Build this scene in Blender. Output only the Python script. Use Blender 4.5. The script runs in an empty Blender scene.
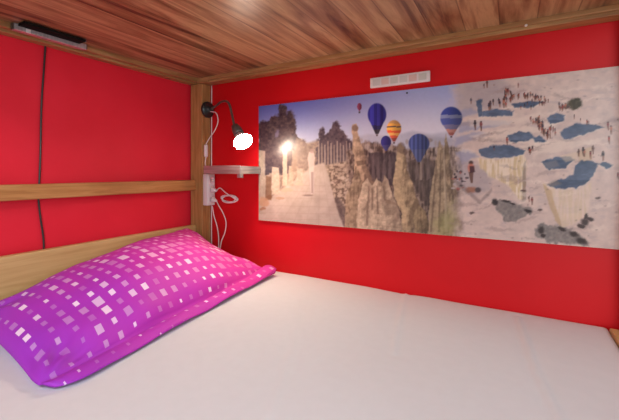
import bpy, bmesh, math, random
import numpy as np
from mathutils import Vector, Matrix
random.seed(7); rng = np.random.default_rng(11)
scn = bpy.context.scene
COL = scn.collection

# ------------------------------------------------------------------ survey of the place (metres)
F = 359.0                       # focal length, pixels of a 619 px wide frame
YAW = math.radians(29.3)
CX, CY, CZ = 1.69, -1.60, 1.03  # where the photographer's camera stood
MZ = 0.50                       # top of the mattress
HOR = 172.0
def ray(px):
    u = px - 309.5
    return (-F*math.sin(YAW) + math.cos(YAW)*u, F*math.cos(YAW) + math.sin(YAW)*u)
def onY(px, py, d=0.0):         # point measured on a plane d metres in front of the back wall
    dx, dy = ray(px); t = (-d - CY)/dy
    return Vector((CX + dx*t, -d, CZ + (HOR-py)*t))
def onX(px, py, X=0.0):         # point measured on a plane X metres in front of the left wall
    dx, dy = ray(px); t = (X-CX)/dx
    return Vector((X, CY + dy*t, CZ + (HOR-py)*t))
def onZ(px, py, z=MZ):
    dx, dy = ray(px); t = (z-CZ)/(HOR-py)
    return Vector((CX+dx*t, CY+dy*t, z))

# ------------------------------------------------------------------ materials
def lin(c):
    return tuple(((v/255)/12.92 if v/255 <= .04045 else ((v/255+.055)/1.055)**2.4) for v in c)
def nmat(name):
    m = bpy.data.materials.new(name); m.use_nodes = True
    nt = m.node_tree; return m, nt, nt.nodes['Principled BSDF']
def N(nt, typ, **kw):
    n = nt.nodes.new(typ)
    for k, v in kw.items():
        if k in n.inputs: n.inputs[k].default_value = v
        else: setattr(n, k, v)
    return n
def L(nt, a, b): nt.links.new(a, b)
def math_n(nt, op, a, b=None, clamp=False):
    n = nt.nodes.new('ShaderNodeMath'); n.operation = op; n.use_clamp = clamp
    for i, v in enumerate((a, b)):
        if v is None: continue
        if isinstance(v, (int, float)): n.inputs[i].default_value = v
        else: nt.links.new(v, n.inputs[i])
    return n.outputs[0]
def ramp(nt, fac, stops):
    n = nt.nodes.new('ShaderNodeValToRGB'); cr = n.color_ramp
    while len(cr.elements) < len(stops): cr.elements.new(.5)
    for e, (p, c) in zip(cr.elements, stops):
        e.position = p; e.color = (*c, 1)
    nt.links.new(fac, n.inputs[0]); return n.outputs[0]
def noise_mat(name, c1, c2, scale=(1,1,1), nscale=5, rough=.5, detail=4, bump=0, metal=0, spec=.5, lo=.35, hi=.65):
    m, nt, p = nmat(name)
    tc = N(nt, 'ShaderNodeTexCoord'); mp = N(nt, 'ShaderNodeMapping'); mp.inputs['Scale'].default_value = scale
    L(nt, tc.outputs['Object'], mp.inputs[0])
    no = N(nt, 'ShaderNodeTexNoise', Scale=nscale, Detail=detail); L(nt, mp.outputs[0], no.inputs['Vector'])
    L(nt, ramp(nt, no.outputs[0], [(lo, lin(c1)), (hi, lin(c2))]), p.inputs['Base Color'])
    p.inputs['Roughness'].default_value = rough; p.inputs['Metallic'].default_value = metal
    p.inputs['Specular IOR Level'].default_value = spec
    if bump:
        b = N(nt, 'ShaderNodeBump', Strength=bump, Distance=.002); L(nt, no.outputs[0], b.inputs['Height']); L(nt, b.outputs[0], p.inputs['Normal'])
    return m

M = {}
M['red'] = noise_mat('red_paint', (204, 9, 20), (210, 12, 24), nscale=3, rough=.5, bump=.03, spec=.3)
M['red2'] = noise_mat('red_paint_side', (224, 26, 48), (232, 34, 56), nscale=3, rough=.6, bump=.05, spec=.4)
def wood(name, c1, c2, c3, scale, rough=.4):
    m, nt, p = nmat(name)
    tc = N(nt, 'ShaderNodeTexCoord'); mp = N(nt, 'ShaderNodeMapping'); mp.inputs['Scale'].default_value = scale
    L(nt, tc.outputs['Object'], mp.inputs[0])
    no = N(nt, 'ShaderNodeTexNoise', Scale=6, Detail=6, Roughness=.6, Distortion=.4); L(nt, mp.outputs[0], no.inputs['Vector'])
    L(nt, ramp(nt, no.outputs[0], [(.3, lin(c1)), (.5, lin(c2)), (.7, lin(c3))]), p.inputs['Base Color'])
    p.inputs['Roughness'].default_value = rough
    b = N(nt, 'ShaderNodeBump', Strength=.12, Distance=.002); L(nt, no.outputs[0], b.inputs['Height']); L(nt, b.outputs[0], p.inputs['Normal'])
    return m
oak = ((150, 104, 58), (172, 124, 74), (192, 146, 94))
M['oak_z'] = wood('oak_upright', *oak, (9, 9, .8)); M['oak_y'] = wood('oak_lengthwise', *oak, (9, .8, 9)); M['oak_x'] = wood('oak_crosswise', *oak, (.8, 9, 9))
M['rail'] = wood('oak_rail', (158, 104, 54), (180, 124, 70), (196, 142, 88), (9, .8, 9))
M['head'] = wood('oak_board', (188, 148, 92), (200, 160, 104), (210, 172, 118), (5, .5, 9), .45)
M['beam'] = wood('dark_oak_beam_crosswise', (146, 102, 62), (168, 124, 78), (188, 146, 98), (.8, 9, 9)); M['beam_y'] = wood('dark_oak_beam_lengthwise', (146, 102, 62), (168, 124, 78), (188, 146, 98), (9, .8, 9))

def plank_mat():
    m, nt, p = nmat('lacquered_plank_panel')
    tc = N(nt, 'ShaderNodeTexCoord'); sx = N(nt, 'ShaderNodeSeparateXYZ'); L(nt, tc.outputs['Object'], sx.inputs[0])
    W = .118
    xi = math_n(nt, 'DIVIDE', sx.outputs[0], W)
    cell = math_n(nt, 'FLOOR', xi); fr = math_n(nt, 'FRACT', xi)
    wn = N(nt, 'ShaderNodeTexWhiteNoise', noise_dimensions='1D'); L(nt, cell, wn.inputs['W'])
    cmb = N(nt, 'ShaderNodeCombineXYZ')
    L(nt, math_n(nt, 'MULTIPLY', sx.outputs[0], 9.0), cmb.inputs[0])
    L(nt, math_n(nt, 'ADD', math_n(nt, 'MULTIPLY', sx.outputs[1], .7), math_n(nt, 'MULTIPLY', wn.outputs[0], 9.0)), cmb.inputs[1])
    n1 = N(nt, 'ShaderNodeTexNoise', Scale=2.2, Detail=7, Roughness=.62, Distortion=.6); L(nt, cmb.outputs[0], n1.inputs['Vector'])
    tone = math_n(nt, 'ADD', n1.outputs[0], math_n(nt, 'MULTIPLY', math_n(nt, 'SUBTRACT', wn.outputs[0], .5), .16))
    col = ramp(nt, tone, [(.30, lin((78, 54, 42))), (.42, lin((140, 104, 70))), (.52, lin((170, 134, 96))), (.62, lin((196, 162, 118))), (.78, lin((142, 110, 78)))])
    edge = math_n(nt, 'LESS_THAN', fr, .035)
    mx = N(nt, 'ShaderNodeMix', data_type='RGBA'); L(nt, math_n(nt, 'MULTIPLY', edge, .55), mx.inputs['Factor'])
    L(nt, col, mx.inputs[6]); mx.inputs[7].default_value = (*lin((66, 34, 26)), 1)
    L(nt, mx.outputs[2], p.inputs['Base Color'])
    p.inputs['Roughness'].default_value = .36; p.inputs['Specular IOR Level'].default_value = .5
    b = N(nt, 'ShaderNodeBump', Strength=.15, Distance=.002); L(nt, n1.outputs[0], b.inputs['Height']); L(nt, b.outputs[0], p.inputs['Normal'])
    return m
M['plank'] = plank_mat()
M['sheet'] = noise_mat('white_cotton', (215, 216, 218), (217, 218, 220), nscale=30, rough=.85, bump=.05, spec=.15)
M['ticking'] = noise_mat('mattress_ticking', (200, 196, 188), (214, 210, 202), nscale=40, rough=.9)
M['white'] = noise_mat('white_plastic', (226, 214, 212), (234, 224, 222), nscale=8, rough=.35)
M['cream'] = noise_mat('cable_white', (226, 208, 206), (236, 220, 216), nscale=8, rough=.4)
M['dark'] = noise_mat('socket_dark', (60, 50, 52), (80, 70, 70), nscale=8, rough=.6)
M['black'] = noise_mat('black_plastic', (34, 34, 34), (48, 47, 45), nscale=10, rough=.35)
M['alu2'] = noise_mat('bright_aluminium', (206, 198, 200), (232, 226, 228), scale=(1, 30, 1), nscale=4, rough=.25, metal=.6)
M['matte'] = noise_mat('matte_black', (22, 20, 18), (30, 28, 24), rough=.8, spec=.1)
M['gun'] = noise_mat('grey_metal', (96, 88, 82), (122, 112, 106), nscale=10, rough=.35, metal=.5)
M['alu'] = noise_mat('brushed_aluminium', (158, 150, 150), (196, 190, 190), scale=(1, 1, 30), nscale=6, rough=.3, metal=.7)
M['cell1'] = noise_mat('panel_lens', (206, 190, 184), (222, 206, 198), nscale=60, rough=.3)
M['floor'] = noise_mat('floor_tile', (150, 130, 110), (172, 150, 128), nscale=3, rough=.5)
M['ceil'] = noise_mat('ceiling_paint', (235, 232, 226), (242, 240, 236), nscale=3, rough=.9)
def bulb_mat():
    m, nt, p = nmat('frosted_bulb_face')
    p.inputs['Base Color'].default_value = (.9, .85, .8, 1)
    p.inputs['Emission Color'].default_value = (1, .80, .62, 1); p.inputs['Emission Strength'].default_value = 130
    return m
M['bulb'] = bulb_mat()

def pillow_mat():
    m, nt, p = nmat('printed_pillow_cotton')
    uv = N(nt, 'ShaderNodeUVMap', uv_map='UVMap')
    sx = N(nt, 'ShaderNodeSeparateXYZ'); L(nt, uv.outputs[0], sx.inputs[0])   # metres across (u) and along (v)
    U, V = sx.outputs[0], sx.outputs[1]
    C1, C2 = .053, .050
    ui = math_n(nt, 'DIVIDE', U, C1); vi = math_n(nt, 'DIVIDE', V, C2)
    cu, cv = math_n(nt, 'FLOOR', ui), math_n(nt, 'FLOOR', vi)
    fu, fv = math_n(nt, 'FRACT', ui), math_n(nt, 'FRACT', vi)
    def rnd(off):
        c = N(nt, 'ShaderNodeCombineXYZ'); L(nt, cu, c.inputs[0]); L(nt, cv, c.inputs[1]); c.inputs[2].default_value = off
        w = N(nt, 'ShaderNodeTexWhiteNoise', noise_dimensions='3D'); L(nt, c.outputs[0], w.inputs['Vector']); return w.outputs[0]
    r1, r2 = rnd(1.3), rnd(7.7)
    # squares are largest in the middle band and shrink to dots near both long edges
    mid = math_n(nt, 'SUBTRACT', 1.0, math_n(nt, 'POWER', math_n(nt, 'ABSOLUTE', math_n(nt, 'DIVIDE', math_n(nt, 'SUBTRACT', cu, 6.0), 8.0)), 2.0))
    size = math_n(nt, 'MULTIPLY', math_n(nt, 'ADD', .17, math_n(nt, 'MULTIPLY', r2, .16)), mid)
    half = math_n(nt, 'MAXIMUM', math_n(nt, 'MULTIPLY', size, math_n(nt, 'ADD', .82, math_n(nt, 'MULTIPLY', rnd(4.1), .4))), .06)
    au = math_n(nt, 'ABSOLUTE', math_n(nt, 'SUBTRACT', fu, .5)); av = math_n(nt, 'ABSOLUTE', math_n(nt, 'SUBTRACT', fv, .5))
    ins = math_n(nt, 'MULTIPLY', math_n(nt, 'LESS_THAN', au, math_n(nt, 'ADD', half, .02)), math_n(nt, 'LESS_THAN', av, math_n(nt, 'MULTIPLY', half, math_n(nt, 'SUBTRACT', 1.15, math_n(nt, 'MULTIPLY', V, .45)))))
    br = math_n(nt, 'POWER', r1, 2.3)
    fac = math_n(nt, 'MULTIPLY', ins, math_n(nt, 'ADD', .12, math_n(nt, 'MULTIPLY', br, .80)), clamp=True)
    no = N(nt, 'ShaderNodeTexNoise', Scale=3.0, Detail=2); L(nt, uv.outputs[0], no.inputs['Vector'])
    g = math_n(nt, 'ADD', math_n(nt, 'MULTIPLY', V, .92), math_n(nt, 'MULTIPLY', math_n(nt, 'SUBTRACT', no.outputs[0], .5), .5))
    col = ramp(nt, g, [(.05, lin((216, 62, 158))), (.30, lin((208, 56, 168))), (.55, lin((196, 54, 176))), (.82, lin((174, 54, 186))), (1, lin((160, 54, 190)))])
    # the flat border along the front carries a pinker strip
    bord = math_n(nt, 'GREATER_THAN', U, .655)
    mb = N(nt, 'ShaderNodeMix', data_type='RGBA'); L(nt, math_n(nt, 'MULTIPLY', bord, 0.0), mb.inputs['Factor'])
    L(nt, col, mb.inputs[6]); mb.inputs[7].default_value = (*lin((226, 54, 178)), 1)
    mx = N(nt, 'ShaderNodeMix', data_type='RGBA'); L(nt, fac, mx.inputs['Factor'])
    L(nt, mb.outputs[2], mx.inputs[6]); mx.inputs[7].default_value = (*lin((250, 226, 246)), 1)
    L(nt, mx.outputs[2], p.inputs['Base Color'])
    p.inputs['Roughness'].default_value = .65; p.inputs['Specular IOR Level'].default_value = .25
    return m
M['pillow'] = pillow_mat()

# ------------------------------------------------------------------ mesh helpers
def link(name, bm, m, parent=None, smooth=False, mods=None):
    me = bpy.data.meshes.new(name); bmesh.ops.recalc_face_normals(bm, faces=bm.faces); bm.to_mesh(me); bm.free()
    me.materials.append(m)
    if smooth:
        for p in me.polygons: p.use_smooth = True
    o = bpy.data.objects.new(name, me); COL.objects.link(o)
    if parent:
        o.parent = parent; o.matrix_parent_inverse = Matrix.Translation(-parent.location)
    return o
def box(lo, hi, bev=.003, bm=None, segs=2):
    b = bmesh.new(); bmesh.ops.create_cube(b, size=1)
    lo, hi = Vector(lo), Vector(hi); c = (lo+hi)/2; s = hi-lo
    for v in b.verts: v.co = Vector((v.co.x*s.x, v.co.y*s.y, v.co.z*s.z)) + c
    if bev: bmesh.ops.bevel(b, geom=list(b.edges), offset=bev, segments=segs, affect='EDGES', profile=.5)
    return merge(bm, b)
def merge(bm, b):
    if bm is None: return b
    me = bpy.data.meshes.new('tmp'); b.to_mesh(me); b.free(); bm.from_mesh(me); bpy.data.meshes.remove(me); return bm
def frame_of(d):
    d = d.normalized(); a = Vector((0,0,1)) if abs(d.z) < .9 else Vector((1,0,0))
    x = a.cross(d).normalized(); return x, d.cross(x)
def lathe(profile, org, axis, n=28, bm=None):
    b = bmesh.new(); x, y = frame_of(Vector(axis)); d = Vector(axis).normalized(); rings = []
    for (h, r) in profile:
        rings.append([b.verts.new(Vector(org)+d*h+(x*math.cos(2*math.pi*k/n)+y*math.sin(2*math.pi*k/n))*max(r, 1e-4)) for k in range(n)])
    for a, c in zip(rings, rings[1:]):
        for k in range(n): b.faces.new((a[k], a[(k+1) % n], c[(k+1) % n], c[k]))
    b.faces.new(rings[0]); b.faces.new(rings[-1]); return merge(bm, b)
def smooth_path(pts, sub=8):
    pts = [Vector(p) for p in pts]; P = [pts[0]*2-pts[1]] + pts + [pts[-1]*2-pts[-2]]; out = []
    for i in range(1, len(P)-2):
        for k in range(sub):
            t = k/sub; a, b, c, d = P[i-1:i+3]
            out.append(.5*((2*b)+(c-a)*t+(2*a-5*b+4*c-d)*t*t+(3*b-a-3*c+d)*t**3))
    out.append(pts[-1]); return out
def tube(pts, r, n=10, bm=None, sub=8):
    P = smooth_path(pts, sub); b = bmesh.new(); rings = []; x = None
    for i, p in enumerate(P):
        d = (P[min(i+1, len(P)-1)]-P[max(i-1, 0)]).normalized()
        if x is None: x, _ = frame_of(d)
        x = (x - d*x.dot(d)).normalized(); y = d.cross(x)
        rings.append([b.verts.new(p+(x*math.cos(2*math.pi*k/n)+y*math.sin(2*math.pi*k/n))*r) for k in range(n)])
    for a, c in zip(rings, rings[1:]):
        for k in range(n): b.faces.new((a[k], a[(k+1) % n], c[(k+1) % n], c[k]))
    b.faces.new(rings[0]); b.faces.new(rings[-1]); return merge(bm, b)
def empty(name, loc, label, cat, group=None):
    o = bpy.data.objects.new(name, None); COL.objects.link(o); o.location = loc; o.empty_display_size = .1
    o['label'] = label; o['category'] = cat
    if group: o['group'] = group
    return o
def tag(o, label, cat, group=None):
    o['label'] = label; o['category'] = cat
    if group: o['group'] = group
    return o
def struct(name, lo, hi, m):
    o = link(name, box(lo, hi, 0), m); o['kind'] = 'structure'; return o

# ------------------------------------------------------------------ the room
CH = 2.50
struct('floor', (-.1, -4.2, -.1), (4.6, .1, 0), M['floor'])
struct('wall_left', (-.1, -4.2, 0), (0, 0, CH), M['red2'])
struct('wall_back', (-.1, 0, 0), (4.6, .1, CH), M['red'])
struct('ceiling', (-.1, -4.2, CH), (4.6, .1, CH+.1), M['ceil'])

# ------------------------------------------------------------------ bunk bed
bed = empty('bunk_bed', (1.04, -.71, 0), 'oak bunk bed frame with a glossy brown plank underside above the white bed', 'bunk bed')
XH, XF = .110, 2.030            # inner faces of head and foot posts
DP, WB = .072, 1.43             # post depth, overall bed width
ZB, ZP = CZ+.521, CZ+.551       # underside of the beams, underside of the planks
for (x0, x1) in ((.015, XH), (XF, XF+.095)):
    for (d0, d1) in ((.002, DP), (WB-DP, WB)):
        link('post', box((x0, -d1, 0), (x1, -d0, ZB-.0005), .004), M['oak_z'], bed)
link('rear_beam', box((XH+.0505, -.064, ZB), (XF+.095, -.002, ZP+.05), .003), M['beam'], bed)
link('rear_beam_ledge', box((XH+.0505, -.078, ZB+.013), (XF+.095, -.0645, ZP+.05), .003), M['beam'], bed)
link('front_beam', box((.002, -WB, ZB-.02), (XF+.095, -WB+.04, ZP+.09), .003), M['oak_x'], bed)
link('head_beam', box((.002, -WB+.0405, ZB), (.045, -.002, ZP+.05), .003), M['beam_y'], bed)
link('head_beam_ledge', box((.0455, -WB+.0405, ZB+.010), (.075, -.002, ZP+.05), .003), M['beam_y'], bed)
link('head_beam_block', box((.0755, -.078, ZB), (XH+.05, -.002, ZP+.05), .002), M['beam'], bed)
link('foot_beam', box((XF+.03, -WB+.0405, ZB), (XF+.095, -.079, ZP+.05), .003), M['oak_y'], bed)
link('plank_panel', box((.078, -WB+.041, ZP), (XF+.029, -.0795, ZP+.018), .001), M['plank'], bed)
link('head_rail', box((.030, -WB+DP+.0005, CZ-.108), (.061, -DP-.0005, CZ-.0475), .005), M['rail'], bed)
link('headboard', box((.030, -WB+DP+.0005, .26), (.061, -DP-.0005, CZ-.313), .005), M['head'], bed)
def rounded_board(x0, x1, d0, d1, z0, z1, r):
    b = bmesh.new(); pts = []
    for k in range(9):
        a = math.pi/2*k/8; pts.append((-d0-r+r*math.cos(a), z1-r+r*math.sin(a)))
    for k in range(9):
        a = math.pi/2+math.pi/2*k/8; pts.append((-d1+r+r*math.cos(a), z1-r+r*math.sin(a)))
    pts += [(-d1, z0), (-d0, z0)]
    f = b.faces.new([b.verts.new((x0, y, z)) for y, z in pts])
    e = bmesh.ops.extrude_face_region(b, geom=[f])
    for v in e['geom']:
        if isinstance(v, bmesh.types.BMVert): v.co.x = x1
    return b
fb = rounded_board(1.983, 2.0295, .030, WB-.03, .24, MZ+.003, .022)
link('footboard', fb, M['head'], bed)
for (d0, d1) in ((.003, .030), (WB-.03, WB-.003)):
    link('side_rail', box((XH+.001, -d1, .22), (1.986, -d0, .36), .004), M['oak_x'], bed)
link('mattress_base', box((.0625, -WB+.031, .30), (1.987, -.031, .325), .002), M['oak_x'], bed)

# ------------------------------------------------------------------ mattress and sheet
mt = link('mattress', box((.068, -WB+.05, .326), (1.984, -.036, MZ-.03), .012), M['ticking'])
tag(mt, 'mattress wholly covered by the white sheet in the lower bunk', 'mattress')
def sheet():
    nx, ny = 220, 160; X0, X1, Y0, Y1 = .0635, 1.9865, -WB+.034, -.001
    b = bmesh.new(); g = []
    creases = [(onZ(518, 316), onZ(537, 370), onZ(562, 420), .0042), (onZ(406, 292), onZ(397, 330), onZ(394, 352), .0030), (onZ(300, 300), onZ(292, 350), onZ(270, 415), .0016)]
    def segd(p, a, c):
        d = c-a; t = max(0, min(1, (p-a).dot(d)/d.length_squared)); return (p-a-d*t).length
    for j in range(ny+1):
        row = []
        for i in range(nx+1):
            x = X0+(X1-X0)*i/nx; y = Y0+(Y1-Y0)*j/ny
            z = MZ - .006*max(0, (x-.9)/1.08)**1.5 + .0022*math.sin(x*3.1+y*2.2) + .0012*math.sin(x*9+1.5*math.sin(y*5))
            p = Vector((x, y, MZ))
            for a, m, c, h in creases:
                d = min(segd(p, Vector(a), Vector(m)), segd(p, Vector(m), Vector(c))); z += h*math.exp(-(d/.006)**2) - h*.5*math.exp(-((d-.02)/.012)**2)
            e = min(x-X0, max(X1-x, 0)*3, y-Y0); e2 = (Y1-y)
            z -= .018*math.exp(-e/.012) + .010*math.exp(-e2/.010)
            z += .0015*math.sin(x*14+2*math.sin(x*5))*math.exp(-e2/.05)
            row.append(b.verts.new((x, y, z)))
        g.append(row)
    for j in range(ny):
        for i in range(nx): b.faces.new((g[j][i], g[j][i+1], g[j+1][i+1], g[j+1][i]))
    # skirt down the sides, tucked under
    loop = [g[0][i] for i in range(nx+1)] + [g[j][nx] for j in range(1, ny+1)] + [g[ny][i] for i in range(nx-1, -1, -1)] + [g[j][0] for j in range(ny-1, 0, -1)]
    low = []
    for v in loop:
        low.append(b.verts.new((min(max(v.co.x, X0+.0005), X1), min(v.co.y, Y1), .385)))
    n = len(loop)
    for k in range(n): b.faces.new((loop[k], loop[(k+1) % n], low[(k+1) % n], low[k]))
    return b
sh = link('bed_sheet', sheet(), M['sheet'], smooth=True)
tag(sh, 'smooth white fitted sheet stretched over the lower bunk mattress', 'sheet')

# ------------------------------------------------------------------ pillow
def pillow():
    na, nb = 110, 170; b = bmesh.new(); uvl = None
    A0 = Vector((.085, -.158, CZ-.318)); A1 = Vector((.10, -1.12, MZ+.045))     # back edge, leaning on the headboard
    B0 = Vector((.650, -.085, MZ+.014)); B1 = Vector((.772, -1.185, MZ+.008))   # front edge lying on the sheet
    SE = .90                                                                    # seam where the flat border starts
    def base(a, c):
        p = (A0.lerp(A1, c)).lerp(B0.lerp(B1, c), a)
        # back edge drops in a curve to the mattress
        zl = p.z; drop = (zl-MZ)*(1-(1-a)**1.35)*.35*math.sin(math.pi*min(1, a))
        p.z -= drop
        # outline: sides bow slightly inwards between the pointed corners
        w = math.sin(math.pi*c)**.8; p.x += (.012 if a > .5 else 0)*-w*((a-.5)*2)
        v = math.sin(math.pi*a)**.8
        k1 = max(0, (a-.80)/.20)**2; k2 = max(0, (c-.88)/.12)**2; p.x -= .045*k1*k2; p.y += .040*k1*k2
        p.y += (-.030*v*(1-c)**4 + .022*v*c**4)
        return p
    def thick(a, c):
        aa = min(1, a/SE); s = max(0, math.sin(math.pi*aa)); q = max(0, math.sin(math.pi*c))
        t = .172*(s**.55)*(q**.52)*(.86+.14*math.sin(math.pi*c))
        return t if a < SE else 0
    def wr(a, c):
        x, y = a*.68, c*1.04
        w = .0045*math.sin(x*26+y*9+2*math.sin(y*7))*math.exp(-((a-.72)/.2)**2)
        w += .0045*math.sin(y*34+x*10+3*math.sin(y*5+1))*math.exp(-((a-.84)/.09)**2) + .004*math.sin(x*13-y*17+2*math.sin(x*6))
        w += .0030*math.sin(y*60+8*math.sin(x*9))*math.exp(-a/.13)*.6
        # folds fanning out of the corners
        for (ca, cc) in ((0, 0), (SE, 0), (SE, 1), (0, 1)):
            dx, dy = (a-ca)*.68, (c-cc)*1.04; r = math.hypot(dx, dy); th = math.atan2(dy, dx)
            w += .006*math.sin(th*11)*math.exp(-((r-.10)/.09)**2)
        return w
    top, bot = [], []
    for j in range(nb+1):
        c = j/nb; rt, rb = [], []
        for i in range(na+1):
            a = i/na; p = base(a, c); t = thick(a, c); edge = i in (0, na) or j in (0, nb)
            ctop = p.copy(); n = Vector((.25, 0, 1)).normalized()
            ctop += n*(t*.80 + (0 if edge else wr(a, c)*min(1, t/.03)))
            if a >= SE:   # the border ripples gently
                k = (a-SE)/(1-SE); ctop.z += .006*math.sin(c*21+1)*k*math.sin(math.pi*c) + .004 + .008*math.sin(math.pi*k)
                ctop.z += .018*math.exp(-(c/.10)**2)
            ctop.z = max(ctop.z, MZ+.0075)
            cb = p - n*(t*.45); cb.z = min(max(cb.z, MZ+.0045), ctop.z-.002); cb.x = max(cb.x, .0645); ctop.x = max(ctop.x, .066)
            vt = b.verts.new(ctop); rt.append(vt)
            rb.append(vt if edge else b.verts.new(cb))
        top.append(rt); bot.append(rb)
    uvl = b.loops.layers.uv.new('UVMap')
    def face(vs, ij):
        f = b.faces.new(vs)
        for l, (i, j) in zip(f.loops, ij): l[uvl].uv = (arc[j][i], j/nb*1.06)
    arc = []
    for j in range(nb+1):
        ac = [0.0]
        for i in range(na): ac.append(ac[-1]+(top[j][i+1].co-top[j][i].co).length)
        arc.append(ac)
    for j in range(nb):
        for i in range(na):
            q = [(i, j), (i+1, j), (i+1, j+1), (i, j+1)]
            face([top[y][x] for x, y in q], q)
            vs = [bot[y][x] for x, y in q][::-1]
            if len(set(vs)) == 4:
                try: face(vs, q[::-1])
                except ValueError: pass
    return b
pb = pillow()
pl = link('pillow', pb, M['pillow'], smooth=True)
tag(pl, 'long pink and purple pillow printed with pale squares, lying against the headboard', 'pillow')

# ------------------------------------------------------------------ mural print
def mural():
    X0 = onY(260, 107).x; X1 = 2.14; Z0, Z1 = CZ-.265, CZ+.362; TH = .012
    st = .0030; nx = int((X1-X0)/st); nz = int((Z1-Z0)/st)
    xs = np.linspace(X0, X1, nx+1); zs = np.linspace(Z0, Z1, nz+1)
    XX, ZZ = np.meshgrid(xs, zs)
    # print coordinates used to lay out the picture
    c, s = math.cos(YAW), math.sin(YAW)
    rx, ry = XX-CX, (-TH-CY)
    dep = -s*rx + c*ry; lat = c*rx + s*ry
    PX = 309.5 + F*lat/dep; PY = HOR - F*(ZZ-CZ)/dep
    img = np.zeros(PX.shape+(3,))
    def C(*v): return np.array(v, float)
    # smooth value noise
    def vn(x, y, seed=0):
        r = np.random.default_rng(seed).random((64, 64)); xi = np.floor(x).astype(int); yi = np.floor(y).astype(int)
        fx, fy = x-xi, y-yi; fx = fx*fx*(3-2*fx); fy = fy*fy*(3-2*fy)
        g = lambda a, d: r[a % 64, d % 64]
        return (g(xi, yi)*(1-fx)+g(xi+1, yi)*fx)*(1-fy)+(g(xi, yi+1)*(1-fx)+g(xi+1, yi+1)*fx)*fy
    def fbm(x, y, seed=0, o=4):
        t = 0; a = .5
        for k in range(o): t = t+a*vn(x*2**k, y*2**k, seed+k); a *= .5
        return t/.94
    def put(mask, col):
        nonlocal img
        m = np.clip(mask, 0, 1)[..., None]; img = img*(1-m)+np.asarray(col)*m
    def smst(a, b_, x): t = np.clip((x-a)/(b_-a), 0, 1); return t*t*(3-2*t)
    def poly(pts, soft=.8, jit=0, seed=3):
        x, y = PX, PY
        if jit: x = x+jit*(fbm(PX/4, PY/4, seed)-.5)*2; y = y+jit*(fbm(PX/4, PY/4, seed+9)-.5)*2
        ins = np.zeros(x.shape, bool); dist = np.full(x.shape, 1e9); n = len(pts)
        for k in range(n):
            (x1, y1), (x2, y2) = pts[k], pts[(k+1) % n]
            cond = (y1 > y) != (y2 > y)
            with np.errstate(divide='ignore', invalid='ignore'): xc = (x2-x1)*(y-y1)/((y2-y1) if y2 != y1 else 1e-9)+x1
            ins ^= cond & (x < xc)
            dx, dy = x2-x1, y2-y1; t = np.clip(((x-x1)*dx+(y-y1)*dy)/(dx*dx+dy*dy+1e-9), 0, 1)
            dist = np.minimum(dist, np.hypot(x-x1-t*dx, y-y1-t*dy))
        sd = np.where(ins, dist, -dist); return smst(-soft, soft, sd)
    def ell(cx, cy, a, b_, soft=.15, ang=0, jit=0, seed=5):
        x, y = PX-cx, PY-cy
        if jit: x = x+jit*(fbm(PX/3, PY/3, seed)-.5)*2; y = y+jit*(fbm(PX/3, PY/3, seed+4)-.5)*2
        ca, sa = math.cos(ang), math.sin(ang); u, v = (x*ca+y*sa)/a, (-x*sa+y*ca)/b_
        return 1-smst(1-soft, 1+soft, np.hypot(u, v))
    def mixc(a, b_, t): return C(*a)*(1-t[..., None])+C(*b_)*t[..., None]
    n1 = fbm(PX/6, PY/6, 1); n2 = fbm(PX/2.2, PY/2.2, 20); n3 = fbm(PX/1.6, PY/9, 33); n4 = fbm(PX/15, PY/12, 50)
    # --- sky
    g = smst(98, 150, PY + (PX-260)*.05); sx = smst(262, 430, PX)
    img = mixc((84, 92, 170), (188, 196, 222), g); img = img*(1-sx[..., None]*.75)+mixc((176, 184, 214), (222, 210, 216), smst(80, 130, PY))*(sx[..., None]*.75)
    # --- far hills of the valley
    put(poly([(340, 142), (368, 134), (390, 137), (412, 131), (432, 134), (462, 129), (470, 160), (340, 160)], 2)*.75, mixc((160, 158, 178), (192, 184, 194), n1))
    put(poly([(408, 141), (425, 135), (438, 137), (462, 140), (462, 156), (408, 156)], 2)*.6, C(150, 146, 158))
    # --- avenue of ruins
    put(poly([(258, 150), (300, 146), (318, 140), (345, 140), (372, 150), (372, 236), (258, 228)], 2), mixc((118, 98, 88), (178, 156, 142), n2))
    leaf = mixc((46, 38, 50), (96, 80, 80), n2)
    put(poly([(258, 124), (263, 119), (268, 121), (272, 116), (277, 119), (279, 110), (282, 104), (285, 106), (288, 113), (292, 111), (295, 120), (297, 136), (301, 142), (303, 138), (307, 144), (311, 145), (315, 152), (318, 170), (258, 176)], 1.0, 3.4), leaf)
    for (x, y, a, b_) in ((268, 132, 4, 9), (283, 118, 4, 13), (291, 122, 4, 11), (275, 124, 4, 8), (303, 148, 4, 7)): put(ell(x, y, a, b_, .4, 0, 2.6, 9)*.9, mixc((40, 32, 44), (104, 86, 82), n2))
    put(ell(277, 134, 1.8, 4, .5, .3, 1.5)*.6, C(130, 122, 160)); put(ell(287, 112, 1.2, 3, .5)*.4, C(120, 116, 168))
    put(poly([(296, 138), (302, 139), (306, 142), (312, 144), (318, 152), (318, 176), (290, 176)], 2, 1.5)*.7, mixc((150, 128, 112), (190, 168, 150), n2))
    put(poly([(316, 150), (319, 134), (322, 129), (325, 136), (329, 132), (333, 126), (337, 122), (340, 130), (344, 133), (349, 140), (356, 146), (358, 170), (316, 168)], 1.0, 3.2), mixc((70, 60, 70), (120, 106, 106), n2))
    for (x, y, a, b_) in ((322, 134, 2.6, 7), (329, 137, 2.4, 5), (336, 130, 3.6, 8), (342, 136, 2.6, 6), (349, 144, 3, 5)): put(ell(x, y, a, b_, .35, 0, 2.4, 7), mixc((58, 50, 62), (112, 98, 100), n2))
    # upright column shafts behind the street
    for k, x in enumerate(np.arange(318, 352, 3.1)):
        put(poly([(x, 141+2*(k % 3)), (x+1.3, 141+2*(k % 3)), (x+1.8, 172), (x-.2, 172)], .5)*.7, C(176, 158, 146)-k % 2*18)
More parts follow.
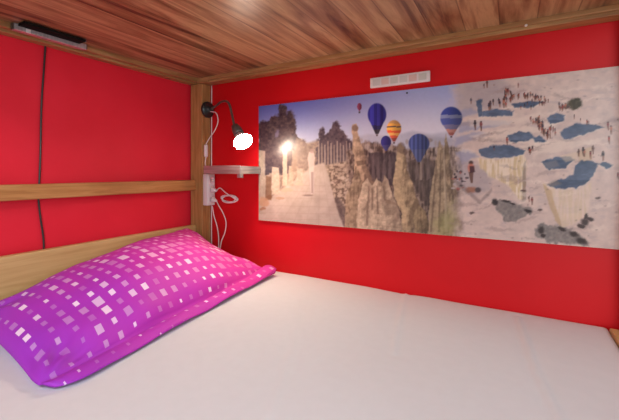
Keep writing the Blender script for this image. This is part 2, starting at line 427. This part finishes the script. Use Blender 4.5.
    rub = mixc((112, 94, 84), (182, 160, 142), smst(.3, .7, n2))
    put(poly([(322, 166), (352, 160), (366, 176), (372, 236), (338, 236), (332, 196)], 1.5), rub)
    for k in range(70):
        x, y = rng.uniform(324, 366), rng.uniform(164, 228); v = rng.uniform(-1, 1)
        put(ell(x, y, rng.uniform(1.2, 3.4), rng.uniform(.8, 1.9), .4)*.7, C(172, 152, 136)+v*34)
    put(poly([(336, 196), (345, 206), (352, 222), (352, 236), (338, 236), (332, 214)], 2, 2)*.7, C(92, 80, 80))
    # paved street
    road = mixc((170, 152, 140), (196, 178, 168), n1)
    put(poly([(258, 206), (272, 196), (298, 178), (312, 166), (324, 163), (329, 176), (333, 194), (338, 212), (345, 230), (258, 226)], 1.2, .8), road)
    for y in (184, 190, 197, 205, 212, 218): put(poly([(262, y), (345, y+2), (345, y+2.9), (262, y+.9)], .5)*.16*poly([(262, 205), (300, 178), (326, 166), (343, 230), (258, 226)], 1), C(150, 128, 118))
    for k in range(-5, 5): put(poly([(318+k*2.0, 168), (318.6+k*2.0, 168), (305+k*13+.9, 226), (305+k*13, 226)], .5)*.13*poly([(262, 205), (300, 178), (326, 166), (343, 230), (258, 226)], 1), C(150, 128, 118))
    # left plinths and stumps
    for (x0, x1, y0, y1, c) in ((259, 265, 150, 214, (168, 152, 138)), (272, 279, 167, 194, (184, 166, 148)), (266, 271, 176, 200, (120, 92, 74)), (283, 287, 146, 186, (196, 170, 150)), (297, 303, 168, 182, (184, 164, 148)), (289, 293, 166, 186, (180, 156, 138)), (292, 296, 150, 172, (150, 126, 110))):
        put(poly([(x0, y0), (x1, y0+1), (x1+.6, y1), (x0-.6, y1)], .8, .6)*.85, C(*c)*(.9+.2*n2[..., None]))
    for (x, y, a, b_, c) in ((264, 202, 5, 5, (180, 138, 110)), (269, 197, 3, 2, (120, 88, 68)), (263, 209, 3, 1.5, (150, 106, 84)), (287, 190, 6, 2, (190, 160, 138)), (299, 184, 5, 1.8, (200, 168, 148)), (280, 198, 5, 1.4, (172, 140, 120))):
        put(ell(x, y, a, b_, .3, 0, 1.2)*.8, C(*c))
    # low sun between the trees (printed)
    r = np.hypot(PX-289, (PY-151)); put(np.exp(-(r/17)**2)*.45, C(178, 158, 146))
    # walker in the street
    put(poly([(307.5, 158), (309, 152), (313.5, 151.5), (315, 158), (313.5, 172), (314, 192), (311, 195), (309.5, 175)], .8)*.8, C(206, 186, 178))
    put(ell(312, 151, 2, 2.3)*.7, C(170, 140, 134)); put(poly([(311, 172), (313.4, 172), (313.2, 193), (311.4, 193)], .7)*.6, C(134, 112, 112)); put(ell(308, 195.3, 5, .9, .4)*.55, C(110, 88, 84))
    # --- valley of rock cones
    val = mixc((78, 64, 60), (150, 130, 118), smst(.3, .7, n3*.6+n2*.4))
    put(poly([(346, 152), (352, 148), (368, 142), (396, 146), (412, 150), (440, 148), (462, 146), (468, 250), (344, 240), (352, 200)], 2, 2.5), val)
    for k in range(90):
        x, y = rng.uniform(350, 445), rng.uniform(138, 185); put(ell(x, y, rng.uniform(.9, 3), rng.uniform(1, 4.5), .4)*.55, C(150, 132, 124)+rng.uniform(-50, 55))
    put(poly([(368, 153), (396, 152), (398, 182), (388, 186), (370, 176)], 1.2, 1.5)*.85, mixc((54, 46, 52), (92, 80, 82), n3))
    put(poly([(406, 162), (418, 158), (438, 160), (438, 205), (424, 205), (412, 182)], 1.5, 2)*.8, mixc((60, 50, 50), (104, 88, 80), n3))
    for k, x in enumerate((372, 377, 383, 389, 416, 421, 427)):
        put(poly([(x, 156+k % 3*2), (x+1.6, 154+k % 3*2), (x+3, 178), (x-.8, 180)], .8, 1)*.55, C(120, 104, 102))
    def cone(pts, c, d=(60, 50, 46), sh=.5):
        m = poly(pts, .7, 1.1, 41); xs_ = [p[0] for p in pts]; xm = (min(xs_)+max(xs_))/2; w = (max(xs_)-min(xs_))/2
        side = smst(-.8, .9, (PX-xm)/w + (n3-.5)*1.4 + (fbm(PX/5+PY/14, PY/7, 91)-.5)*2.4)
        put(m, mixc(c, d, side*min(1, sh*1.35))*(.86+.28*n2[..., None]))
    cone([(351.5, 128), (353, 124.5), (356.5, 124), (358.5, 127), (357.5, 132), (361, 142), (364, 152), (366, 160), (364, 162), (368, 170), (374, 182), (374, 196), (350, 196), (354, 178), (354, 160), (352.5, 144), (352.5, 133)], (190, 160, 134), (90, 72, 64))
    put(ell(355, 128, 3, 3.2, .3)*.7, C(112, 92, 82)); put(poly([(356, 161), (366, 160), (367, 164), (357, 166)], .8)*.6, C(92, 74, 64))
    cone([(346, 196), (352, 182), (356, 166), (361, 178), (364, 200), (364, 236), (344, 236)], (170, 146, 122), (88, 72, 62))
    cone([(356, 232), (358, 200), (363, 184), (367, 178), (372, 186), (377, 178), (382, 184), (384, 175), (389, 182), (392, 196), (397, 204), (401, 220), (404, 236), (356, 236)], (198, 174, 150), (120, 100, 86), .45)
    for (x0, y0, x1, y1) in ((368, 186, 366, 226), (376, 186, 377, 214), (383, 186, 384, 200), (372, 190, 371, 210)): put(poly([(x0, y0), (x0+1.6, y0), (x1+2, y1), (x1, y1)], 1, .8)*.6, C(104, 84, 74))
    put(poly([(385, 199), (397, 203), (398, 206), (386, 203)], .8)*.5, C(120, 96, 80)); 
    for y in (207, 213, 219, 225): put(poly([(376, y), (400, y+2), (400, y+2.8), (376, y+.8)], .5, .6)*.28, C(120, 98, 84))
    cone([(396, 158), (398, 147), (401, 142), (404, 148), (406, 158), (407, 170), (412, 182), (416, 196), (420, 206), (422, 213), (417, 214), (414, 224), (412, 236), (402, 236), (402, 214), (394, 196), (393, 182), (395, 170)], (184, 158, 126), (84, 68, 56))
    put(ell(401, 148, 4.4, 5.5, .25, 0, 1)*.6, C(98, 80, 70)); put(ell(405, 152, 2.2, 3.4, .3)*.6, C(86, 70, 64))
    cone([(414, 236), (414, 212), (420, 205), (426, 212), (432, 236)], (150, 128, 100), (70, 58, 48))
    cone([(428, 236), (430, 196), (434, 172), (437, 152), (440, 140), (443, 150), (446, 134), (449, 150), (452, 172), (458, 200), (464, 240)], (164, 142, 116), (92, 76, 64), .6)
    for (x0, x1, y0, y1) in ((436, 430, 160, 232), (440.5, 438, 150, 232), (444, 446, 150, 232), (449, 455, 160, 234)): put(poly([(x0, y0), (x0+1.1, y0), (x1+2.2, y1), (x1, y1)], .8, .6)*.5, C(84, 70, 62))
    put(poly([(443, 150), (444.4, 146), (448, 232), (445, 232)], .9)*.5, C(206, 186, 160))
    put(poly([(420, 150), (421.4, 158), (422, 180), (419.6, 180)], .7)*.5, C(190, 170, 150))
    put(ell(445, 226, 10, 11, .6, 0, 4)*.55, C(150, 148, 96)); put(ell(452, 216, 7, 14, .6, 0, 4)*.5, C(176, 168, 124))
    # --- terraces (fade in from the cone valley)
    fade = smst(448, 466, PX + (n1-.5)*14 - (PY-150)*.02)
    base = mixc((186, 164, 158), (222, 198, 186), n1*.7+n4*.3)
    base = base*(1-.35*smst(.55, .8, fbm(PX/9, PY/3, 61))[..., None])+C(170, 152, 156)*.35*smst(.55, .8, fbm(PX/9, PY/3, 61))[..., None]
    put(fade, base)
    put(fade*poly([(455, 84), (500, 76), (522, 96), (500, 108), (456, 112)], 5)*.5, C(150, 142, 150))
    lav = C(146, 146, 172)
    for P_ in ([(456, 124), (480, 120), (512, 122), (490, 128), (460, 132)], [(455, 138), (474, 132), (492, 134), (466, 142), (455, 146)], [(456, 112), (472, 108), (480, 112), (462, 118)], [(455, 152), (470, 150), (478, 156), (462, 164)]):
        put(poly(P_, 1.6, 2)*.7, lav)
    for P_ in ([(470, 118), (520, 117), (540, 112), (545, 116), (505, 125), (470, 127)], [(470, 136), (505, 128), (540, 126), (548, 131), (510, 136), (482, 143)], [(520, 146), (560, 140), (600, 140), (560, 152), (530, 154)]):
        put(poly(P_, 1.8, 1.6)*.6, C(224, 204, 190))
    # hanging limestone curtains
    cur = mixc((206, 182, 142), (230, 212, 190), smst(.35, .65, fbm(PX/1.7, PY/14, 71)))
    put(poly([(478, 158), (500, 160), (524, 154), (527, 162), (525, 198), (520, 200), (508, 186), (490, 176), (480, 168)], 1.3, 1.2)*.85, cur)
    put(poly([(542, 182), (556, 190), (580, 189), (592, 182), (588, 215), (570, 226), (562, 228), (552, 204)], 1.5, 1.2)*.55, mixc((214, 192, 158), (226, 202, 186), smst(.35, .65, fbm(PX/1.7, PY/14, 75))))
    put(poly([(543, 184), (551, 190), (562, 228), (557, 224), (548, 202)], 1, 1)*.6, C(180, 150, 112))
    put(poly([(576, 152), (592, 146), (592, 160), (580, 164)], 1.3, 1.2)*.5, C(196, 168, 130))
    put(poly([(523, 166), (526, 160), (526, 200), (522, 202)], .9, .8)*.6, C(120, 104, 98))
    put(poly([(456, 160), (478, 164), (492, 178), (490, 190), (470, 196), (457, 184)], 2.5, 3)*.5, C(152, 142, 150))
    for k in range(70):
        x, y = rng.uniform(462, 640), rng.uniform(84, 244); q_ = C(150, 128, 124) if k % 2 else C(232, 214, 200)
        put(ell(x, y, rng.uniform(5, 16), rng.uniform(.6, 2.2), .5, rng.uniform(-.35, .25), 2.6, 100+k % 7)*.38, q_)
    # pools
    pool = mixc((58, 72, 98), (96, 110, 136), n1*.5+smst(0, 1, (PY % 20)/20)*.5)
    P = [[(481, 112), (498, 109), (514, 111), (512, 115), (496, 117), (482, 117)], [(476, 101), (482, 99), (482, 116), (478, 117)], [(546, 117), (556, 113), (566, 115), (562, 122), (550, 125)],
         [(560, 132), (569, 126), (580, 123), (592, 124), (603, 127), (590, 132), (574, 138), (563, 139)], [(508, 136), (518, 131), (530, 132), (535, 137), (524, 142), (510, 142)],
         [(479, 150), (490, 146), (504, 145), (512, 146), (525, 150), (523, 154), (506, 158), (490, 158), (481, 156)],
         [(541, 162), (556, 157), (570, 156), (574, 160), (566, 168), (548, 170)],
         [(547, 186), (560, 180), (573, 175), (575, 165), (582, 160), (591, 161), (598, 164), (595, 172), (590, 178), (587, 183), (577, 188), (563, 189)], [(598, 165), (604, 162), (614, 165), (606, 169)],
         [(512, 103), (530, 102), (546, 101), (534, 107), (514, 108)], [(532, 138), (540, 136), (546, 141), (536, 142)]]
    for q in P:
        put(poly([(x, y+.9) for x, y in q], 1.1, .8, 81)*.6, C(232, 214, 198)); put(poly(q, .9, 1.8, 81)*.93, pool*(.86+.26*fbm(PX/5, PY/1.6, 95)[..., None]))
    put(poly([(543, 163), (556, 160), (560, 166), (548, 169)], 1.5)*.5, C(140, 132, 134)); put(poly([(547, 184), (556, 180), (562, 184), (552, 187)], 1.5)*.6, C(130, 118, 112))
    put(poly([(560, 156), (576, 152), (577, 160), (566, 162)], 1, 1)*.5, C(214, 190, 162))
    # grey boulders
    rock = mixc((104, 98, 98), (150, 140, 134), n2)
    put(poly([(493, 200), (505, 200), (518, 205), (533, 208), (530, 214), (514, 222), (506, 222), (497, 210)], 1.2, 2.6)*.9, rock)
    for (x, y, a, b_) in ((495, 202, 3, 3), (506, 201, 4, 1.2), (512, 204, 3, 1), (528, 211, 4, 1.6)): put(ell(x, y, a, b_, .4, .2, 1)*.85, C(50, 42, 44))
    put(poly([(534, 228), (542, 224), (560, 227), (574, 231), (584, 238), (590, 246), (548, 242), (536, 236)], 1.2, 3)*.9, rock)
    for (x, y, a, b_) in ((541, 230, 3.4, 4), (543, 236, 2.6, 2), (562, 229, 4, 1.4), (574, 234, 5, 2.6), (582, 241, 6, 3), (585, 222, 4, 3.2), (590, 219, 4, 1.8), (581, 226, 4, 2), (586, 216, 1.6, 3)): put(ell(x, y, a, b_, .4, .3, 1.4)*.85, C(58, 48, 48))
    for (x, y) in ((472, 213), (523, 191), (598, 198), (540, 210)): put(ell(x, y, 2.6, 1.2, .4, 0, 1)*.8, C(84, 68, 66))
    for k in range(60):
        x, y = rng.uniform(470, 640), rng.uniform(75, 245); put(ell(x, y, rng.uniform(.6, 1.6), rng.uniform(.5, 1), .5)*.45, C(130, 108, 104))
    # bush
    put(ell(575, 104, 7, 5.6, .3, 0, 2.6), mixc((52, 48, 40), (96, 86, 66), n2)); put(ell(566, 107, 3, 2, .4)*.8, C(66, 54, 50))
    # bathers
    cl = [C(52, 40, 46), C(120, 54, 54), C(176, 112, 92), C(70, 52, 60), C(158, 70, 62), C(44, 40, 60), C(90, 60, 54)]
    def man(x, y, h, col=None):
        c1 = cl[rng.integers(len(cl))] if col is None else col; w = h*.16
        put(ell(x, y-h*.42, w*.6, h*.09, .5)*.9, C(60, 42, 40)); put(ell(x, y-h*.18, w*.9, h*.20, .45)*.9, c1)
        put(poly([(x-w*.7, y), (x+w*.7, y), (x+w*.5, y+h*.5), (x-w*.1, y+h*.5)], .5)*.8, C(140, 92, 78)*rng.uniform(.6, 1))
    def crowd(n, pts, h):
        for k in range(n):
            t = rng.uniform(0, len(pts)-1.001); i = int(t); f = t-i
            man(pts[i][0]*(1-f)+pts[i+1][0]*f+rng.normal(0, 2.4), pts[i][1]*(1-f)+pts[i+1][1]*f+rng.normal(0, 1.6), h*rng.uniform(.7, 1.2))
    crowd(38, [(498, 101), (512, 97), (530, 95), (546, 101)], 5); crowd(9, [(505, 94), (514, 88)], 6); crowd(9, [(520, 107), (546, 103)], 4.5)
    crowd(26, [(530, 118), (540, 126), (550, 136)], 6); crowd(8, [(550, 136), (556, 128)], 6); crowd(7, [(552, 108), (568, 106)], 6)
    crowd(6, [(482, 104), (494, 106), (504, 104)], 8); crowd(4, [(577, 120), (588, 121)], 5); crowd(5, [(576, 152), (592, 150)], 8); crowd(5, [(526, 148), (534, 152)], 6)
    for (x, y, h) in ((608, 126, 9), (611, 130, 9), (609, 140, 8), (603, 156, 10), (618, 176, 7), (475, 125, 10), (481, 126, 10), (507, 141, 8), (494, 148, 5), (532, 201, 8), (529, 199, 6), (471, 101, 6), (618, 120, 4), (487, 84, 8), (484, 86, 5), (593, 150, 9)): man(x, y, h)
    # pair at the water's edge
    man(471, 172, 22, C(196, 112, 92)); put(poly([(469.5, 166), (474, 166), (475, 172), (470, 173)], .6)*.9, C(70, 44, 50)); put(ell(471, 190, 5, 3, .4, 0, 1.4)*.8, C(150, 96, 74)); put(ell(478, 190, 3, 2.6, .4)*.8, C(62, 52, 56))
    for k in range(26): put(ell(rng.uniform(452, 468), rng.uniform(170, 190), rng.uniform(.7, 2.2), rng.uniform(.5, 1.6), .4)*.7, [C(64, 54, 62), C(168, 96, 88), C(190, 176, 176), C(46, 40, 46)][k % 4])
    put(poly([(455, 178), (480, 200), (492, 188), (492, 192), (480, 204), (456, 186)], 1.2, 1.2)*.4, C(110, 96, 96))
    # --- balloons
    def balloon(cx, cy, a, b_, yb, cols, flutes=0):
        m = np.maximum(ell(cx, cy, a, b_, .07), poly([(cx-a*.86, cy+b_*.45), (cx+a*.86, cy+b_*.45), (cx+a*.16, yb), (cx-a*.16, yb)], .5))
        t = (PY-(cy-b_))/(yb-(cy-b_)); col = np.zeros(img.shape); 
        for (t0, c) in cols: col = np.where((t >= t0)[..., None], C(*c), col)
        if flutes: col = col*(.88+.24*(np.sin((PX-cx)/a*flutes) > 0))[..., None]
        col = col*(1.18-.40*smst(-1, 1, (PX-cx)/a))[..., None]
        put(m, col); put(poly([(cx-.9, yb+.4), (cx+.9, yb+.4), (cx+.8, yb+2.2), (cx-.8, yb+2.2)], .4)*.8, C(60, 44, 40))
    balloon(377, 114.5, 9.3, 11.3, 134, [(-1, (50, 50, 132)), (.72, (44, 46, 88)), (.86, (60, 58, 62))], 9)
    balloon(359.4, 106.6, 2.3, 3.6, 111, [(-1, (130, 60, 84))])
    balloon(386, 142, 5.2, 6.3, 151, [(-1, (52, 50, 116)), (.6, (72, 70, 120))])
    balloon(394, 128.5, 7.3, 8.4, 141.5, [(-1, (190, 140, 90)), (.16, (222, 158, 76)), (.28, (90, 66, 70)), (.34, (230, 168, 78)), (.48, (222, 92, 56)), (.60, (236, 170, 90)), (.72, (216, 90, 62)), (.84, (150, 70, 60))])
    balloon(419, 143.5, 10.4, 9.8, 162, [(-1, (66, 74, 124)), (.55, (78, 84, 122))], 16)
    balloon(451.3, 118, 11, 11.2, 135.5, [(-1, (56, 64, 132)), (.28, (120, 124, 158)), (.40, (74, 80, 138)), (.62, (112, 106, 138)), (.78, (176, 122, 112)), (.90, (150, 88, 80))])
    put(smst(110, 118, PY)*0 + ell(407, 93, 1.0, 1.0)*0, C(0, 0, 0))
    # bleached right-hand third
    img = np.clip(img*(.985+.03*n2[..., None]), 0, 255)
    # --- geometry
    s01 = img/255; li = np.where(s01 <= .04045, s01/12.92, ((s01+.055)/1.055)**2.4)
    V = np.stack([XX, np.full(XX.shape, -TH), ZZ], -1).reshape(-1, 3); nvx, nvz = nx+1, nz+1
    idx = np.arange(nvx*nvz).reshape(nvz, nvx)
    q = np.stack([idx[:-1, :-1], idx[:-1, 1:], idx[1:, 1:], idx[1:, :-1]], -1).reshape(-1, 4)
    me = bpy.data.meshes.new('printed_picture'); me.from_pydata(V.tolist(), [], q.tolist()); me.update()
    at = me.color_attributes.new('Print', 'FLOAT_COLOR', 'POINT')
    at.data.foreach_set('color', np.concatenate([li.reshape(-1, 3), np.ones((nvx*nvz, 1))], 1).astype(np.float32).ravel())
    m, nt, p = nmat('mural_print'); vc = N(nt, 'ShaderNodeVertexColor', layer_name='Print')
    hs = N(nt, 'ShaderNodeHueSaturation'); hs.inputs['Saturation'].default_value = MUR_SAT; hs.inputs['Value'].default_value = MUR_VAL
    L(nt, vc.outputs[0], hs.inputs['Color']); L(nt, hs.outputs[0], p.inputs['Base Color'])
    p.inputs['Roughness'].default_value = .25; p.inputs['Specular IOR Level'].default_value = .35
    me.materials.append(m)
    root = empty('wall_mural', ((X0+X1)/2, -TH/2, Z0), 'wide travel photo panel of ruins, hot air balloons and white terraces on the red wall', 'wall picture')
    o = bpy.data.objects.new('printed_picture', me); COL.objects.link(o); o.parent = root; o.matrix_parent_inverse = Matrix.Translation(-root.location)
    link('backing_board', box((X0-.0005, -TH+.0006, Z0-.0005), (X1+.0005, -.0008, Z1+.0005), .001), M['white'], root)
MUR_SAT, MUR_VAL = 1.0, 1.08
mural()

# ------------------------------------------------------------------ clip-on reading lamp
LB = Vector((XH, -.036, CZ+.370)); BC = Vector((.534, -.209, CZ+.146)); BD = Vector((.66, -.28, -.69)).normalized()
lamp = empty('reading_lamp', LB, 'lit reflector bulb on a dark bendable arm, mounted on the bed post', 'lamp')
link('base', lathe([(.0004, .046), (.010, .049), (.018, .046), (.024, .034), (.030, .020), (.036, .016)], LB, (1, 0, 0)), M['black'], lamp, True)
ne = BC-BD*.098
arm_pts = [LB+Vector((.034, 0, 0)), LB+Vector((.09, -.012, .016)), LB+Vector((.17, -.05, .024)), LB+Vector((.26, -.095, -.004)), ne-BD*.045, ne-BD*.028]
link('arm', tube(arm_pts, .0065, 12), M['gun'], lamp, True)
so = link('socket', lathe([(-.034, .012), (-.030, .020), (-.004, .025), (.030, .026), (.034, .020)], ne, BD), M['gun'], lamp, True)
link('bulb_reflector', lathe([(.0345, .015), (.048, .018), (.064, .030), (.082, .045), (.089, .0475)], ne, BD, 36), M['white'], lamp, True)
link('bulb_face', lathe([(.0895, .0475), (.098, .044), (.105, .034), (.110, .020), (.1115, .004)], ne, BD, 36), M['bulb'], lamp, True)
cp = [LB+Vector((.032, -.004, -.012)), onY(216, 113, .045), onY(218, 121, .045), onY(215, 130, .045), onY(209.5, 138, .040), onY(206.5, 143, .030)]
swx = .128
s0 = onX(206, 144, swx); s1 = onX(205, 157, swx)
link('cord', tube(cp[:-1]+[s0+Vector((0, 0, -.001))], .0030), M['cream'], lamp, True)
link('inline_switch', box((swx-.010, s0.y-.010, s1.z), (swx+.009, s0.y+.010, s0.z-.004), .005), M['white'], lamp, True)
lowp = [Vector((swx, s0.y, s1.z-.0005)), Vector((swx-.006, s0.y, s1.z-.03)), Vector((swx-.008, s0.y+.004, CZ+.03)), Vector((swx-.004, s0.y+.004, CZ-.0115))]
link('cord', tube(lowp, .0030), M['cream'], lamp, True)

# small aluminium shelf under the lamp
sx0 = onY(203.5, 165, .185).x; sx1 = onY(240.3, 165, .185).x
shf = empty('wall_shelf', ((sx0+sx1)/2, -.09, CZ-.012), 'small aluminium edged wall shelf under the reading lamp', 'shelf')
link('shelf_board', box((sx0+.0045, -.180, CZ-.006), (sx1-.0045, -.001, CZ+.024), .001), M['ceil'], shf)
link('front_edge', box((sx0, -.185, CZ-.010), (sx1, -.1805, CZ+.034), .0015), M['alu'], shf)
link('side_edge', box((sx1-.004, -.180, CZ-.010), (sx1, -.0145, CZ+.030), .0012), M['alu'], shf)
link('side_edge', box((sx0, -.180, CZ-.010), (sx0+.004, -.001, CZ+.030), .0012), M['alu'], shf)
link('catch', box((sx1-.030, -.176, CZ-.030), (sx1-.008, -.150, CZ-.0065), .003), M['alu'], shf)

# ------------------------------------------------------------------ power strip on the post
PZ1, PZ0 = CZ-.012, CZ-.197
ps = empty('power_strip', (.133, -.035, PZ0), 'white upright power strip screwed to the bed post beside the pillow', 'power strip')
bx0, bx1 = XH+.0008, .152
link('body', box((bx0, -.068, PZ0), (bx1, -.008, PZ1), .006, segs=3), M['white'], ps, True)
socks = [PZ1-.034, PZ1-.092, PZ1-.150]
for z in socks:
    s_ = link('socket', lathe([(.0003, .021), (.0022, .021), (.003, .018), (.0022, .0165), (.0006, .016)], (bx1, -.036, z), (1, 0, 0), 24), M['cream'], ps, True)
    if z != socks[0]: continue
    link('socket_hole', lathe([(0, .0022), (.0006, .0022)], (bx1+.003, -.044, z), (1, 0, 0), 10), M['dark'], s_); link('socket_hole', lathe([(0, .0022), (.0006, .0022)], (bx1+.003, -.028, z), (1, 0, 0), 10), M['dark'], s_)
def plug_cord(z, pts, label, r=.0030, name='plug_in_cable'):
    root = empty(name, (bx1+.003, -.036, z), label, 'cable')
    x = bx1+.0032
    link('plug', lathe([(0, .0155), (.012, .0155), (.022, .012), (.034, .0075), (.040, .0045)], (x, -.036, z), (1, -.10, -.18), 20), M['white'], root, True)
    link('cord', tube([Vector((x, -.036, z))+Vector((1, -.10, -.18)).normalized()*.038]+pts, r), M['cream'], root, True)
    return root
coil = []
cc = onY(228, 199, .060)
q0 = [onY(217, 176, .05), onY(222, 181, .055), onY(228, 189, .06), onY(230, 196, .06)]
for k in range(34):
    a = k*.62; coil.append(cc+Vector((.058*math.cos(a)*(1-.004*k)+.004*math.sin(k), -.008*math.sin(a*1.3)+.0006*k, .019*math.sin(a)+.003*math.sin(a*.37))))
plug_cord(socks[1], [onY(220, 188, .05), onY(226, 193, .06)]+coil, 'white plugged-in cord bunched into a horizontal coil right of the power strip')
mzp = MZ+.05
plug_cord(socks[2], [onY(219, 206, .045), onY(223, 213, .045), onY(226, 222, .045), onY(225, 232, .05), onY(221.5, 241, .055), onY(220, 250, .045), onY(219, 257, .03)],
          'white cord bowing out to the right below the power strip, down behind the pillow')
c3 = link('wall_cable', tube([onY(212.3, 206, .030), onY(214, 216, .035), onY(217, 226, .035), onY(218.5, 236, .03), onY(218.8, 246, .024), onY(219, 256, .02)], .0030), M['cream'], smooth=True)
tag(c3, 'white cable curving from the foot of the power strip to behind the pillow', 'cable')
cx_ = onX(212, 100, .128).x
c4 = link('wall_cable', tube([Vector((.1195, -.0045, ZB-.001)), Vector((.120, -.005, CZ+.30)), Vector((.1185, -.0045, CZ+.14)), Vector((.119, -.005, CZ+.02)), Vector((.1185, -.0035, CZ-.10)), Vector((.1185, -.0045, CZ-.30)), Vector((.119, -.0045, MZ+.02))], .0032), M['cream'], smooth=True)
tag(c4, 'white cable running straight down the red wall beside the bed post', 'cable')

# black cable on the left wall, behind the rail
bc = [onX(45.5, 44, .006), onX(45, 52, .006), onX(43.5, 75, .005), onX(41.5, 105, .005), onX(40.5, 150, .005), onX(39.5, 178, .005), onX(38.5, 198, .005), onX(40.5, 218, .005), onX(43.5, 240, .005), onX(44, 262, .005)]
b_ = link('wall_cable', tube(bc, .0035), M['black'], smooth=True)
tag(b_, 'thin black cable hanging down the red wall behind the wooden rail', 'cable')

# ------------------------------------------------------------------ aluminium strip light up on the head beam
sl = empty('strip_light', (.09, -.84, ZB), 'unlit aluminium strip light fixed along the beam above the headboard end', 'strip light')
y0, y1 = onX(12, 30, .08).y, onX(84, 50, .08).y
link('housing', box((.0756, y0, ZB+.004), (.100, y1, ZB+.0285), .002), M['alu2'], sl)
link('end_cap', box((.0765, y0-.004, ZB+.005), (.099, y0-.0003, ZB+.0275), .001), M['gun'], sl)
link('end_cap', box((.0765, y1+.0003, ZB+.005), (.099, y1+.004, ZB+.0275), .001), M['gun'], sl)
link('shadow_plate', box((.1003, y0+.01, ZB+.0195), (.150, y1-.03, ZB+.0285), .0015), M['matte'], sl)  # dark plate added to stand for the ceiling shadow above the housing
link('clip', box((.1003, y0+.035, ZB+.003), (.1035, y0+.050, ZB+.018), .001), M['white'], sl)  # white tab standing in for a bright reflection on the housing

# ------------------------------------------------------------------ long white plastic panel above the mural
a = onY(371, 83.5); e = onY(430.5, 77)
pz0, pz1 = (onY(371, 88.6).z+onY(430, 82.2).z)/2, (onY(371, 78.2).z+onY(430, 71.7).z)/2
wp = empty('wall_panel', ((a.x+e.x)/2, -.006, pz0), 'narrow white plastic panel with six pale cells above the mural', 'wall panel')
link('housing', box((a.x, -.014, pz0), (e.x, -.0006, pz1), .004, segs=3), M['white'], wp, True)
n = 6; w = (e.x-a.x-.02)/n
cols = [(206, 200, 196), (220, 188, 180), (204, 200, 192)]
for i in range(n):
    x0 = a.x+.010+i*w+.004
    m_ = noise_mat('panel_cell_%d' % (i % 3), cols[i % 3], cols[i % 3], rough=.3)
    link('cell', box((x0, -.0155, pz0+.009), (x0+w-.008, -.0141, pz1-.009), .0006), m_, wp)

# small fixings
def pin(px, py, d, m, name, label, cat, r=.004, ax=(0, -1, 0)):
    p = onY(px, py, d); p.y = -d
    o = link(name, lathe([(.0002, r), (.0016, r), (.0030, r*.6), (.0034, r*.2)], p, ax, 14), m, smooth=True); tag(o, label, cat)
pin(407, 93, .0122, M['black'], 'pin', 'small dark pin near the top edge of the mural, under the white panel', 'pin', .0042)
pin(526, 25.5, .078, M['white'], 'screw', 'small pale screw in the wooden beam above the mural', 'screw', .0048)

# ------------------------------------------------------------------ light
def area(name, loc, tgt, sx, sy, power, col):
    ld = bpy.data.lights.new(name, 'AREA'); ld.shape = 'RECTANGLE'; ld.size = sx; ld.size_y = sy; ld.energy = power; ld.color = col
    o = bpy.data.objects.new(name, ld); COL.objects.link(o); o.location = loc
    o.rotation_euler = (Vector(tgt)-Vector(loc)).to_track_quat('-Z', 'Y').to_euler(); return o
area('ceiling_lamp', (1.6, -2.55, 2.42), (1.3, -.9, .5), 1.6, .5, 40, (.80, .94, 1.0))
area('window_daylight', (3.4, -3.6, 1.35), (.6, -.3, 1.0), 1.6, 1.5, 55, (.80, .95, 1.0))
sp = bpy.data.lights.new('bulb_light', 'SPOT'); sp.energy = 4; sp.color = (1, .74, .50); sp.spot_size = math.radians(165); sp.spot_blend = .6; sp.shadow_soft_size = .03
so_ = bpy.data.objects.new('bulb_light', sp); COL.objects.link(so_); so_.location = BC+BD*.03
so_.rotation_euler = BD.to_track_quat('-Z', 'Y').to_euler()
w = bpy.data.worlds.new('World'); scn.world = w; w.use_nodes = True
bg = w.node_tree.nodes['Background']; bg.inputs[0].default_value = (.86, .96, 1.0, 1); bg.inputs[1].default_value = .5

# ------------------------------------------------------------------ camera
cd = bpy.data.cameras.new('camera'); cam = bpy.data.objects.new('camera', cd); COL.objects.link(cam)
cd.sensor_width = 36; cd.lens = 36*F/619; cd.shift_y = -(210-HOR)/619; cd.clip_start = .02
cam.location = (CX, CY, CZ); cam.rotation_euler = (math.pi/2, 0, YAW)
scn.camera = cam
scn.view_settings.view_transform = 'Standard'; scn.view_settings.look = 'None'; scn.view_settings.gamma = 1
scn.view_settings.exposure = 0.2; scn.view_settings.use_curve_mapping = False
